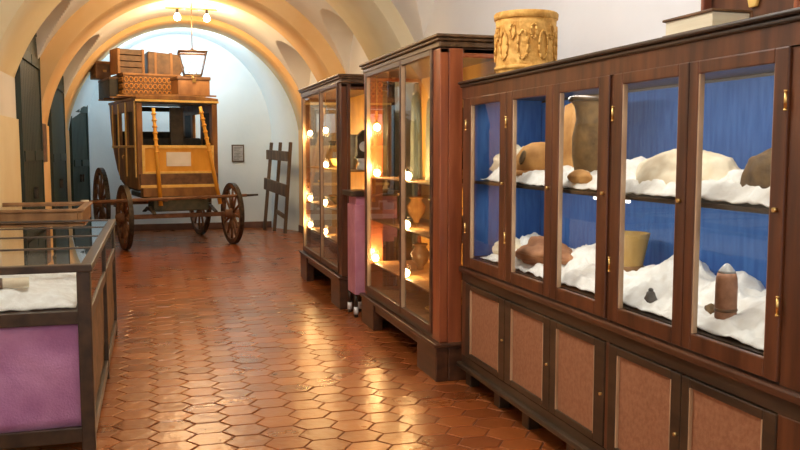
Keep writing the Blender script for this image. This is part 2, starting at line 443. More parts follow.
# posts
for (a,b) in ((0,.15),(3.40-A0,3.435-A0),(L1-.085,L1)):
    MB().box(0,.055,a,b,.812,H1-.09).box(0,.055,a,b,.205,.715).build('post', M['mahog'], c1, bevel=.004)
for (g0,g1),(d0,d1) in zip(gl,doors1):
    g0-=A0; g1-=A0; d0-=A0; d1-=A0
    z0,z1 = .822,1.935
    zb0,zb1 = .89,1.885
    m = MB().box(-.012,.012,d0,g0,z0,z1).box(-.012,.012,g1,d1,z0,z1).box(-.012,.012,g0,g1,z0,zb0).box(-.012,.012,g0,g1,zb1,z1)
    d = m.build('door', M['mahog'], c1, bevel=.005)
    MB().box(.002,.007,g0-.004,g1+.004,zb0-.004,zb1+.004).build('glass_pane', M['glass'], d)
    t=.008
    MB().box(-.008,.014,g1-t,g1+.001,zb0,zb1).build('lit_edge_strip', M['litbevel'], d, bevel=.002)  # pale strip added where the pane edge catches the light
    MB().box(-.008,.014,g0-.001,g0+.004,zb0,zb1).build('lit_edge_strip', M['litbevel'], d, bevel=.001)
    hy_ = {5.255: d1-.004, 4.595: d1-.004, 3.40: d1-.004, 2.84: d0+.004}.get(round(d1+A0,3))
    if hy_ is not None:
        for z in (1.08, 1.76):
            MB().rod((-.014,hy_,z-.028),(-.014,hy_,z+.028),.0055).rod((-.014,hy_,z-.034),(-.014,hy_,z-.028),.007).rod((-.014,hy_,z+.028),(-.014,hy_,z+.034),.007).build('hinge', M['brass'], d)
    if d0 > 0: MB().rod((-.026,d0+.03,1.4),(-.012,d0+.03,1.4),.008).build('keyhole', M['brass'], d)
    # lower door with flat brown panel
    m = MB().box(-.006,.03,d0,g0,.21,.71).box(-.006,.03,g1,d1,.21,.71).box(-.006,.03,g0,g1,.21,.245).box(-.006,.03,g0,g1,.672,.71)
    ld = m.build('lower_door', M['darkwood'], c1, bevel=.004)
    MB().box(.006,.02,g0-.003,g1+.003,.242,.675).build('door_panel', M['brownpanel'], ld)
    MB().box(-.007,.012,g1-.006,g1+.001,.245,.672).build('panel_bead', M['litbevel'], ld)
    MB().box(-.007,.012,g0-.001,g0+.004,.245,.672).build('panel_bead', M['litbevel'], ld)
    MB().rod((-.018,d0+.02,.46),(-.006,d0+.02,.46),.007).build('keyhole', M['brass'], ld)
# boards inside
MB().box(.055,D1-.046,.041,L1-.041,.86,.88).build('shelf', M['darkwood'], c1)
MB().box(.055,D1-.046,.041,L1-.041,1.375,1.393).build('shelf', M['darkwood'], c1)
for (zz, nm) in ((1.915,'upper'),(1.36,'lower')):
    ya, yb = (.20, L1-.20) if nm=='upper' else (1.30, 1.62)
    t = MB().rod((.12,ya,zz),(.12,yb,zz),.009).build('strip_lamp', M['tube'], c1)
    MB().box(.105,.135,ya-.02,yb+.02,zz+.008,zz+.016).build('lamp_housing', M['darkwood'], t)
    alight('strip_light', (.14, L1/2, zz-.012), (0,math.radians(-28),0), .03, L1-.4, 7 if nm=='upper' else 6, (1,.95,.88), c1)

# --- middle tall cabinet
def tall_cabinet(label, X, y0, y1, D, H, zg0, zg1, gls, drs, base_h, shelf_z, bulbs, bulb_w, fs=.03, wood='mahog'):
    c = cabinet('display_cabinet', label, X, y0, y1, D, H, zg0, zg1, False, gls, M['amber'])
    L = y1-y0
    ends(c, D, L, base_h, H-.09, M[wood], True, fs)
    MB().box(.003,.05,.02,L-.02,base_h+.03,zg0-.06).build('rail', M['mahogH'], c, bevel=.004)
    # plinth blocks with an open arch between
    MB().box(-.03,.06,-.02,.42,0,base_h).box(-.03,.06,L-.42,L+.02,0,base_h).box(-.015,.05,.42,L-.42,base_h-.07,base_h).box(.06,D,-.02,.03,0,base_h).box(.06,D,L-.03,L+.02,0,base_h).build('plinth', M['mahogH'], c, bevel=.008)
    MB().box(-.045,D,-.035,L+.035,base_h,base_h+.03).build('plinth_moulding', M['mahogH'], c, bevel=.008)
    for (a,b) in ((0,drs[0][0]-y0),(drs[-1][1]-y0,L)):
        MB().box(-.001,.06,a,b,base_h+.03,H-.09).build('post', M[wood], c, bevel=.006)
    for (g0,g1),(d0,d1) in zip(gls,drs):
        g0-=y0; g1-=y0; d0-=y0; d1-=y0
        m = MB().box(-.012,.028,d0,g0,zg0-.055,zg1+.04).box(-.012,.028,g1,d1,zg0-.055,zg1+.04).box(-.012,.028,g0,g1,zg0-.055,zg0).box(-.012,.028,g0,g1,zg1,zg1+.04)
        d = m.build('door', M['mahogH'], c, bevel=.004)
        MB().box(.006,.011,g0-.003,g1+.003,zg0-.003,zg1+.003).build('glass_pane', M['glass'], d)
        MB().box(-.01,.02,g1-.008,g1+.001,zg0,zg1).build('lit_edge_strip', M['litbevel'], d)  # light on the pane edge painted as a pale strip
        MB().box(-.01,.02,g0-.001,g0+.005,zg0,zg1).build('lit_edge_strip', M['litbevel'], d)
        MB().rod((-.028,d0+.02,1.25),(-.012,d0+.02,1.25),.009).build('keyhole', M['brass'], d)
    MB().box(.06,D-.046,.046,L-.046,zg0-.045,zg0-.03).build('shelf', M['oak'], c)
    for z in shelf_z: MB().box(.05,D-.046,.046,L-.046,z-.012,z).build('shelf', M['oak'], c)
    for (by,bz) in bulbs:
        by -= y0
        if bz > 1.6:
            h = MB().rod((.07,by,bz+.03),(.07,by,bz+.06),.014).rod((.07,by,bz+.06),(.07,by,H-.12),.004).build('bulb_holder', M['brass'], c); f = 1
        else:
            sz = max([q for q in shelf_z if q < bz])
            h = MB().rod((.07,by,sz),(.07,by,bz-.03),.015).build('bulb_holder', M['brass'], c); f = -1
        MB().lathe([(.0005,-.034),(.020,-.027),(.031,-.008),(.028,.012),(.014,.030),(.012,.036)] if f > 0 else [(.012,-.036),(.014,-.030),(.028,-.012),(.031,.008),(.020,.027),(.0005,.034)],14,(.07,by,bz)).build('bulb', M['bulbsoft'], h)
        plight('bulb_light', (.07,by,bz-f*.045), bulb_w, (1,.66,.28), .03, c)
    return c
c2 = tall_cabinet('tall reddish mahogany cabinet with two lit glass doors, middle of the three wall cabinets',
    1.87, 5.43, 7.56, .58, 2.37, .36, 2.245, [(5.62,6.33),(6.375,7.43)], [(5.58,6.35),(6.355,7.49)], .24, (.57,.965,1.35),
    [(7.37,1.80),(7.37,1.39),(6.41,1.39),(6.45,1.0),(7.43,.61),(6.46,.61)], 13, .10, 'redmahog')
c3 = tall_cabinet('farthest and smallest glass-doored wall cabinet, with bulbs glowing on every shelf',
    1.80, 8.22, 10.52, .55, 2.34, .40, 2.23, [(8.40,9.27),(9.325,10.40)], [(8.36,9.295),(9.30,10.46)], .30, (.63,.96,1.39),
    [(10.33,1.80),(9.36,1.815),(9.36,1.43),(10.35,1.0),(9.43,1.0),(10.36,.67),(9.44,.67)], 10)

# --- crumpled cloth spread with an adjustable height profile
def cloth(name, label, x0, x1, y0, y1, z, hf, mat, seed=0, amp=.02, nx=34, step=.022):
    ny = max(10, int((y1-y0)/step)); vs=[]; 
    for i in range(nx+1):
        u = i/nx; x = x0+(x1-x0)*u
        for j in range(ny+1):
            t = j/ny; y = y0+(y1-y0)*t
            env = min(1, u/.12, (1-u)/.10)*min(1,t/.04,(1-t)/.04)
            p = Vector((x*5+seed, y*5, seed))
            n1 = noise.noise(p); n2 = noise.noise(p*2.7); rg = 1-abs(noise.noise(p*1.8))*2
            r2 = 1-abs(noise.noise(p*3.6+Vector((3,1,7))))*2.4
            h = hf(u,y)*max(env,.0) + amp*(.7*n1+.35*n2+.9*rg+.8*r2)*(.35+.65*env)
            vs.append((x + .008*n2, y, z + .006 + max(h, .0)))
    fs=[(i*(ny+1)+j,(i+1)*(ny+1)+j,(i+1)*(ny+1)+j+1,i*(ny+1)+j+1) for i in range(nx) for j in range(ny)]
    cx, cy = (x0+x1)/2, (y0+y1)/2
    vs=[(a-cx,b-cy,c-z) for a,b,c in vs]
    o = MB().add(vs,fs,True).build(name, mat, loc=(cx,cy,z))
    s = o.modifiers.new('t','SOLIDIFY'); s.thickness=.005; s.offset=1
    tag(o, label, 'cloth', 'crumpled white display cloths')
    return o
def bumpy(y, peaks):
    h = 0
    for c, w, a in peaks: h = max(h, a*math.exp(-((y-c)/w)**2))
    return h
g=lambda u,c,w: math.exp(-((u-c)/w)**2)
zu = 1.393
cloth('cloth','rumpled white cloth along the upper shelf of the near cabinet', 2.075, 2.53, 2.42, 5.20, zu,
      lambda u,y: .012+.05*g(u,.55,.5)+bumpy(y,[(5.05,.22,.07),(4.2,.4,.02)])*g(u,.6,.4), M['whitecloth'], 3, .022)
cloth('cloth','white cloth heaped along the bottom of the near cabinet behind the glass', 2.075, 2.53, 2.42, 5.20, .88,
      lambda u,y: .012+.07*g(u,.75,.4)+bumpy(y,[(5.15,.2,.06),(3.42,.20,.11),(2.58,.20,.13),(3.05,.1,.08),(4.2,.2,.08)])*g(u,.7,.35), M['whitecloth'], 9, .026)

def rock(name, label, cat, loc, sx, sy, sz, mat, seed=0, rough=.25, sub=3, flat=.4, rot=0, fold=0):
    bm = bmesh.new(); bmesh.ops.create_icosphere(bm, subdivisions=sub, radius=1)
    for v in bm.verts:
        p = v.co.copy(); d = 1+rough*noise.noise(p*1.3+Vector((seed,0,0)))+rough*.4*noise.noise(p*3.5+Vector((seed,5,0)))
        v.co = p*(d+fold*max(0,1-abs(noise.noise(p*2.2+Vector((seed,9,1))))*5))
        if v.co.z < -flat: v.co.z = -flat
        v.co.x*=sx; v.co.y*=sy; v.co.z=(v.co.z+flat)*sz
    me = bpy.data.meshes.new(name); bm.to_mesh(me); bm.free()
    for p in me.polygons: p.use_smooth=True
    me.materials.append(mat); o = bpy.data.objects.new(name, me); COL.objects.link(o); o.location=loc; o.rotation_euler=(0,0,rot)
    return tag(o,label,cat)

zc = zu+.045
# upper shelf finds
rock('linen_bundle','cream cloth bundle humped like a dome, behind the fourth and fifth glass doors','bundle',(2.28,3.26,zc-.02),.14,.34,.165,M['creamcloth'],2,.14,5,.15,fold=.035)
rock('linen_bundle','small white cloth roll left of the big cream dome on the upper shelf','bundle',(2.30,3.70,zc),.10,.13,.09,M['whitecloth'],5,.3,3,.3,fold=.10)
rock('linen_bundle','small pale cloth knot between the cream dome and the brown stone','bundle',(2.26,2.86,zc),.08,.10,.06,M['whitecloth'],8,.3,3,.3,fold=.10)
rock('stone','rounded dark brown stone at the near end of the upper shelf','stone',(2.24,2.66,zc),.09,.13,.11,M['stone_b'],11,.2,4,.5)
rock('linen_bundle','peaked cream cloth heap behind the farthest glass door of the near cabinet','bundle',(2.28,5.09,zc-.01),.13,.14,.15,M['creamcloth'],14,.4,4,.3,fold=.10)
# clay helmet-like domed sherd
t = thing('clay_dome','orange clay dome with a dark broken hole, behind the second glass door','pottery',(2.29,4.74,zc-.005))
prof=[(.0005,.275),(.06,.268),(.115,.235),(.152,.17),(.165,.09),(.16,.0)]
b = MB().lathe([(r*1.0,z*.78) for r,z in prof],28); b.build('shell',M['stone_o'],t)
MB().lathe([(.0005,0),(.03,.004),(.045,.0)],16,(0,0,0)).build('hole',M['stone_b'],t).matrix_local = Matrix.Translation((-.150,-.05,.12)) @ Matrix.Rotation(math.radians(-75),4,'Y')
MB().lathe([(.172,0),(.19,.012),(.19,.03),(.168,.042)],28).build('rim',M['stone_o'],t)
# dark tall jar and orange slab beside it
t = thing('tall_jar','tall dark flared jar with wide rim, behind the third glass door','jar',(2.26,4.06,zc-.01))
MB().lathe([(.07,0),(.09,.03),(.11,.14),(.11,.24),(.09,.33),(.10,.40),(.12,.43),(.112,.43),(.09,.40),(.075,.34)],28).build('jar_body',M['stone_b'],t)
MB().lathe([(.122,.425),(.134,.43),(.134,.45),(.118,.455),(.112,.43)],28).build('jar_rim',M['darkwood'],t)
t = thing('clay_slab','upright orange clay slab behind the third glass door, left of the dark jar','pottery',(2.34,4.40,zc-.01))
MB().prism([(-.13,0),(.12,0),(.125,.2),(.10,.43),(-.08,.46),(-.13,.30)],'x',-.03,.03).build('slab',M['stone_o'],t,bevel=.015)
MB().prism([(-.145,0),(.14,0),(.14,.05),(-.145,.05)],'x',-.045,.045).build('slab_base',M['stone_o'],t,bevel=.012)
rock('clay_sherd','flat orange clay sherd lying in front of the dark jar','pottery',(2.13,3.93,zc-.01),.05,.11,.05,M['stone_o'],21,.3,3,.3)
# lower shelf finds
zl = .88+.04
rock('stone','reddish brown tent-shaped stone on the bottom cloth behind the second glass door','stone',(2.24,4.58,zl),.12,.30,.115,M['stone_r'],31,.35,4,.25)
rock('linen_bundle','pale yellow cloth heap low behind the farthest glass door','bundle',(2.25,5.07,zl-.02),.11,.14,.10,M['creamcloth'],35,.3,4,.3,fold=.10)
t = thing('wooden_measure','yellow wooden tub flaring towards its top, low behind the fourth glass door','tub',(2.36,3.86,zl-.01))
MB().lathe([(.07,0),(.082,.10),(.115,.26),(.105,.26),(.072,.10),(.06,.015)],28).build('tub_body',M['tubwood'],t)
MB().lathe([(.078,.06),(.083,.065),(.085,.09),(.080,.095)],28).build('hoop',M['oak'],t)
t = thing('small_bell','small dark bell-shaped weight on the white cloth, low behind the fourth glass door','bell',(2.15,3.31,zl-.008))
MB().lathe([(.034,0),(.032,.012),(.022,.03),(.018,.045),(.008,.052),(.0005,.053)],18).build('bell_body',M['stone_g'],t)
MB().lathe([(.010,.0),(.012,.006),(.007,.014)],12,(0,0,.05)).build('bell_knob',M['stone_g'],t)
t = thing('artillery_shell','rusty brown shell with a pale pointed fuse, standing low behind the nearest glass door','shell',(2.17,2.815,zl-.01))
MB().lathe([(.040,0),(.042,.01),(.042,.045),(.040,.05),(.042,.055),(.042,.15),(.040,.185),(.035,.205)],28).build('shell_body',M['shellrust'],t)
MB().lathe([(.035,.205),(.030,.215),(.018,.23),(.010,.240),(.0005,.243)],24).build('fuse',M['greypot'],t)
MB().lathe([(.0425,.052),(.0445,.055),(.0445,.062),(.0425,.065)],28).build('driving_band',M['leather'],t)
rock('stone','small dark pebble beside the rusty shell','stone',(2.20,2.94,zl),.03,.04,.035,M['stone_b'],44,.3,3,.3)

# garments and finds in the middle cabinet
def garment(label, loc, h, w0, w1, mat, collar):
    t = thing('hanging_robe', label, 'robe', loc)
    n=40; k=18; vs=[]
    for j in range(k+1):
        v=j/k; z=h*v
        w = w1+(w0-w1)*v if v<.86 else w0*(1-((v-.86)/.14)**2*.75)
        for i in range(n):
            a=2*PI*i/n; f=1+.10*math.sin(a*7+v*1.5)*(1-v)
            vs.append((math.cos(a)*w*.45*f, math.sin(a)*w*f, z))
    fs=[(j*n+i,j*n+(i+1)%n,(j+1)*n+(i+1)%n,(j+1)*n+i) for j in range(k) for i in range(n)]
    m=MB().add(vs,fs,True).add([vs[i] for i in range(n)],[tuple(range(n))[::-1]]).add([vs[k*n+i] for i in range(n)],[tuple(range(n))])
    m.build('robe_body',mat,t)
    MB().lathe([(w0*.42,h-.04),(w0*.36,h),(w0*.30,h+.05),(w0*.12,h+.06)],20).build('collar',collar,t)
    for s in (-1,1):
        MB().rod((0,s*w0*.85,h*.86),(-.01,s*w0*1.15,h*.42),w0*.28,w0*.20,12).build('sleeve',mat,t)
    return t
garment('long grey-green robe standing in the near half of the middle cabinet',(2.18,6.50,1.351),.70,.10,.12,M['greencloth'],M['creamcloth'])
garment('narrow pale grey-green robe in the far half of the middle cabinet',(2.20,7.02,1.351),.76,.08,.10,M['greencloth'],M['greypot'])
garment('dark brown robe with grey collar, nearest in the middle cabinet',(2.20,6.02,1.351),.60,.12,.13,M['darkcloth'],M['greypot'])
def vase(name,label,cat,loc,prof,mat,lid=None):
    t=thing(name,label,cat,loc); MB().lathe(prof,24).build('vessel_body',mat,t)
    r0,z0=prof[-1]
    MB().lathe([(r0,z0-.004),(r0+.010,z0),(r0+.010,z0+.012),(max(r0-.004,.001),z0+.014)],24).build('vessel_rim',lid or mat,t)
    return t
P_bowl=[(.035,0),(.05,.008),(.09,.05),(.105,.09)]
P_jug=[(.045,0),(.075,.04),(.085,.09),(.06,.14),(.035,.17),(.04,.20)]
P_bot=[(.035,0),(.045,.02),(.045,.10),(.015,.14),(.013,.20)]
P_urn=[(.03,0),(.028,.02),(.07,.08),(.085,.14),(.05,.19),(.055,.21)]
def items(cab, spots):
    for (nm,lab,cat,x,y,z,pf,mt) in spots: vase(nm,lab,cat,(x,y,z),pf,M[mt])
items('c2',[
 ('brass_bowl','golden bowl on the upper shelf of the middle cabinet, nearest the aisle corner','bowl',2.08,5.78,1.351,P_bowl,'gold'),
 ('jug','dark jug on the second shelf of the middle cabinet, near end','jug',2.12,5.80,.966,P_jug,'stone_g'),
 ('bowl','brown bowl on the second shelf of the middle cabinet','bowl',2.20,6.12,.966,P_bowl,'stone_r'),
 ('urn','clay urn on the second shelf of the middle cabinet, far end','urn',2.2,7.02,.966,P_urn,'stone_o'),
 ('bowl','dark bowl on the third shelf of the middle cabinet','bowl',2.16,6.0,.571,P_bowl,'stone_b'),
 ('urn','brown urn on the third shelf of the middle cabinet, far end','urn',2.2,6.90,.571,P_urn,'leather'),
 ('jug','clay jug at the far end of the lowest shelf of the middle cabinet','jug',2.2,7.1,.331,P_jug,'stone_o'),
 ('bottle','slender tan bottle at the bottom of the middle cabinet behind the near door','bottle',2.08,5.95,.331,P_bot,'trunk')])
t=thing('brass_dish','shallow tan dish low in the middle cabinet with a knob','dish',(2.12,6.15,.331))
MB().lathe([(.05,0),(.06,.01),(.11,.035),(.115,.045),(.10,.04),(.0005,.02)],24).build('dish_body',M['gold'],t)
MB().lathe([(.012,.02),(.014,.08),(.02,.09),(.0005,.11)],14).build('dish_knob',M['gold'],t)
# finds in the far cabinet
items('c3',[
 ('bowl','golden bowl on the top shelf of the farthest cabinet','bowl',2.06,9.5,1.391,P_bowl,'gold'),
 ('urn','pale urn on the top shelf of the farthest cabinet, near door','urn',2.08,8.95,1.391,[(r*1.3,z*1.7) for r,z in P_urn],'greypot'),
 ('jug','dark jug on the top shelf of the farthest cabinet, far door','jug',2.1,10.1,1.391,[(r,z*1.5) for r,z in P_jug],'stone_g'),
 ('jug','red jug on the second shelf of the farthest cabinet, near door','jug',2.1,8.85,.961,P_jug,'stone_r'),
 ('bowl','dark bowl on the second shelf of the farthest cabinet, far door','bowl',2.1,9.8,.961,P_bowl,'stone_b'),
 ('urn','brown urn on the third shelf of the farthest cabinet, near door','urn',2.1,8.8,.631,P_urn,'leather'),
 ('bottle','tan bottle on the third shelf of the farthest cabinet, far door','bottle',2.1,9.7,.631,P_bot,'trunk'),
 ('bowl','clay bowl at the bottom of the farthest cabinet, near door','bowl',2.08,8.9,.371,P_bowl,'stone_o'),
 ('bowl','dark clay bowl at the bottom of the farthest cabinet, far door','bowl',2.08,9.8,.371,P_bowl,'stone_b')])
# mantel clock seen through the end glass of the far cabinet
t=thing('mantel_clock','dark mantel clock with white dial behind the end glass of the farthest cabinet','clock',(2.07,8.42,1.391))
MB().box(-.085,.085,-.05,.05,.12,.14).box(-.07,.07,-.045,.045,.14,.34).build('clock_case',M['coachdark'],t,bevel=.006)
MB().prism([(-.075,.34),(.075,.34),(0,.41)],'y',-.05,.05).build('clock_pediment',M['coachdark'],t,bevel=.004)
d=MB().lathe([(.0005,-.004),(.052,-.004),(.052,.0),(.0005,.0)],28); q=d.build('dial',M['porcelain'],t); q.matrix_local=Matrix.Translation((0,-.047,.24))@Matrix.Rotation(PI/2,4,'X')
MB().bar((0,-.053,.24),(0,-.053,.275),.005,.003).bar((0,-.053,.24),(.022,-.053,.23),.005,.003).build('clock_hand',M['iron'],q).matrix_parent_inverse=q.matrix_local.inverted()
MB().lathe([(.06,0),(.075,.015),(.05,.06),(.05,.09),(.08,.12)],20).build('clock_foot',M['porcelain'],t)

# mauve-draped stand between the two tall cabinets
t=thing('draped_stand','narrow stand draped in dusty pink cloth, standing between the two tall cabinets','display stand',(1.81,7.76,0))
MB().box(-.03,.46,-.02,.36,1.16,1.21).build('stand_top',M['darkwood'],t,bevel=.006)
MB().box(.03,.44,.02,.33,.72,1.16).build('upper_drape',M['pink'],t,bevel=.008)
MB().prism([(.01,.0),(.135,.0),(.135,.86),(.01,.86)],'y',-.01,.30).build('pink_column',M['pink'],t,bevel=.008).location=(0,0,.22)
for x in (.03,.13,.42):
    for y in (.03,.30):
        l=MB().rod((x,y,.10),(x,y,.76 if x>.2 else .22),.018).build('leg',M['darkwood'],t)
        MB().rod((x,y,.03),(x,y,.10),.025,.022).build('caster',M['porcelain'],l)
        MB().rod((x,y,0),(x,y,.03),.020).build('caster_tip',M['iron'],l)
o=vase('clay_pot','clay pot on top of the pink draped stand','pot',(2.06,7.9,1.21),[(.05,0),(.09,.05),(.095,.12),(.06,.17),(.065,.19)],M['stone_b'])

# things on top of the near cabinet
t=thing('carved_drum','carved yellow-ochre cylindrical drum standing on the far end of the near cabinet','drum',(2.215,4.83,H1))
MB().lathe([(.176,0),(.180,.01),(.182,.05),(.180,.18),(.183,.30),(.186,.335)],40).build('drum_body',M['drum'],t)
MB().lathe([(.184,.33),(.194,.335),(.196,.365),(.188,.375),(.165,.375),(.165,.35),(.0005,.35)],40).build('drum_rim',M['drum'],t)
mm=MB()
for k in range(9):
    a=2*PI*k/9
    for j in range(10):
        s0=2*PI*j/10; s1=2*PI*(j+1)/10
        def cp(s): 
            aa=a+.17*math.cos(s); return (.186*math.cos(aa),.186*math.sin(aa),.17+.085*math.sin(s))
        mm.rod(cp(s0),cp(s1),.007,.007,6)
        def cq(s):
            aa=a+.35+.09*math.cos(s); return (.186*math.cos(aa),.186*math.sin(aa),.25+.045*math.sin(s))
        mm.rod(cq(s0),cq(s1),.006,.006,6)
mm.build('carved_scrolls',M['drum'],t)
MB().lathe([(.182,.03),(.192,.035),(.192,.05),(.182,.055)],40).build('lower_band',M['drum'],t)

t=thing('wooden_shrine','brown wooden box with gilt ornament on top of the near cabinet','wooden box',(2.28,2.52,H1))
MB().box(-.10,.22,0,.62,0,.03).box(-.06,.22,.03,.05,.03,.42).box(-.06,.22,.57,.59,.03,.42).box(.20,.22,.05,.57,.03,.42).box(-.08,.22,.01,.61,.42,.45).build('box_body',M['redmahog'],t,bevel=.006)
MB().prism([(.05,.03),(.57,.03),(.57,.42),(.05,.42)],'x',-.02,-.005).build('front_board',M['mahog'],t)
MB().lathe([(.0005,0),(.035,.004),(.03,.012),(.0005,.016)],20).build('gilt_rosette',M['gold'],t).matrix_local=Matrix.Translation((-.035,.30,.22))@Matrix.Rotation(-PI/2,4,'Y')
MB().prism([(.28,.10),(.32,.10),(.35,.20),(.25,.20)],'x',-.035,-.02).build('gilt_mount',M['gold'],t,bevel=.004)
t=thing('old_book','thick old book with cream page edges lying in front of the wooden box','book',(2.0,2.73,H1))
MB().box(.01,.175,.01,.31,.008,.062).build('page_block',M['page'],t,bevel=.003)
MB().box(0,.18,0,.32,0,.008).box(0,.18,0,.32,.062,.072).box(.172,.182,0,.32,0,.072).build('book_cover',M['leather'],t,bevel=.003)

# ------------------------------------------------------------------ left glass cases
def floor_case(label, X0, X1, y0, y1, H, wood, near_cloth, bars):
    t=thing('glass_case', label, 'display case', ((X0+X1)/2,(y0+y1)/2,0))
    hx,hy=(X1-X0)/2,(y1-y0)/2
    zc=H-.245
    for sx in (-1,1):
        for sy in (-1,0,1):
            w=.07 if sy else .03
            MB().box(sx*hx-sx*w*1.0,sx*hx,sy*hy-(w if sy>0 else (w/2 if sy==0 else 0)),sy*hy+(w if sy<0 else (w/2 if sy==0 else 0)),0,H-.04).build('leg',wood,t,bevel=.006)
    # top frame with bars
    m=MB().box(-hx-.01,hx+.01,-hy-.01,-hy+.05,H-.04,H).box(-hx-.01,hx+.01,hy-.05,hy+.01,H-.04,H).box(-hx-.01,-hx+.05,-hy+.05,hy-.05,H-.04,H).box(hx-.05,hx+.01,-hy+.05,hy-.05,H-.04,H)
    m.build('top_frame',wood,t,bevel=.005)
    for b in bars: MB().box(-hx+.05,hx-.05,b-.02-(y0+y1)/2,b+.02-(y0+y1)/2,H-.03,H-.002).build('glazing_bar',wood,t,bevel=.003)
    MB().box(-hx+.05,hx-.05,-hy+.05,hy-.05,H-.012,H-.007).build('top_glass',M['topglass'],t)
    # rails
    for (za,zb_) in ((zc-.07,zc),(.055,.135)):
        MB().box(-hx+.01,hx-.01,-hy+.004,-hy+.036,za,zb_).box(-hx+.01,hx-.01,hy-.036,hy-.004,za,zb_).box(-hx+.004,-hx+.036,-hy+.037,hy-.037,za,zb_).box(hx-.036,hx-.004,-hy+.037,hy-.037,za,zb_).build('rail',wood,t,bevel=.004)
    MB().box(-hx+.03,hx-.03,-hy+.03,hy-.03,zc-.02,zc-.004).build('case_floor',wood,t)
    # glass sides
    MB().box(-hx+.05,hx-.048,-hy+.014,-hy+.019,zc,H-.04).build('side_glass',M['glass'],t)
    MB().box(hx-.019,hx-.014,-hy+.048,-.014,zc,H-.04).box(hx-.019,hx-.014,.014,hy-.048,zc,H-.04).build('side_glass',M['glass'],t)
    # cloth panels under
    def pc(f0, f1, horiz, name):
        n=40; vs=[]
        for i in range(n+1):
            for j in range(13):
                a=f0+(f1-f0)*i/n; z=.135+(zc-.07-.135)*j/12
                d=.009*noise.noise(Vector((a*3,z*3,2)))+.010*(1-abs(noise.noise(Vector((a*4+z*5,z*3-a*2,1))))*3)*.5
                vs.append((a,-hy+.028+d,z) if horiz else (hx-.028+d,a,z))
        o=MB().add(vs,[(i*13+j,(i+1)*13+j,(i+1)*13+j+1,i*13+j+1) for i in range(n) for j in range(12)],True).build(name,near_cloth,t)
        s=o.modifiers.new('t','SOLIDIFY'); s.thickness=.006
        if not horiz: o.data.materials[0] = M['leather']
    pc(-hx+.04,hx-.046,True,'cloth_panel'); pc(-hy+.046,-.012,False,'cloth_panel'); pc(.012,hy-.046,False,'cloth_panel')
    return t
floor_case('long dark-framed glass-topped case lined below with mauve cloth, nearest on the left', -1.35,-.325,4.65,7.65,1.005,M['darkwood'],M['mauve'],(5.5,6.25,6.95))
zf=1.005-.245-.004
cloth('cloth','white cloth spread inside the near left glass case', -1.28,-.41,4.74,7.55,zf-.002,lambda u,y:.015+.07*g(u,.45,.35)*math.exp(-((y-5.05)/.5)**2),M['whitecloth'],17,.02,40,.035)
t=thing('parchment_roll','tan rolled parchment lying on the white cloth in the near left case','scroll',(-.76,4.90,zf+.125))
MB().rod((-.24,0,0),(.10,.04,0),.028).build('roll',M['creamcloth'],t)
MB().rod((-.05,.021,0),(-.03,.024,0),.030).build('tie',M['leather'],t)

t=thing('glass_case','brown oak desk case with a pale top beyond the near left glass case','display case',(-1.05,8.55,0))
MB().box(-.50,.44,-.55,.55,.92,.955).box(-.50,-.46,-.55,.55,.955,1.05).box(.40,.44,-.55,.55,.955,1.05).box(-.46,.40,-.55,-.51,.955,1.05).box(-.46,.40,.51,.55,.955,1.05).build('case_box',M['oak'],t,bevel=.008)
MB().box(-.46,.40,-.51,.51,.955,.975).build('case_lining',M['whitecloth'],t)
MB().box(-.47,.41,-.52,.52,1.05,1.056).build('top_glass',M['topglass'],t)
MB().box(-.52,.46,-.57,-.50,1.05,1.075).box(-.52,.46,.50,.57,1.05,1.075).box(-.52,-.45,-.5,.5,1.05,1.075).box(.39,.46,-.5,.5,1.05,1.075).build('lid_frame',M['oak'],t,bevel=.006)
for sx in (-.46,.38):
    for sy in (-.51,.51): MB().rod((sx+.02,sy,0),(sx+.02,sy,.92),.022,.034).build('leg',M['oak'],t)
MB().box(-.44,.40,-.52,.52,.80,.92).build('apron',M['oak'],t,bevel=.006)

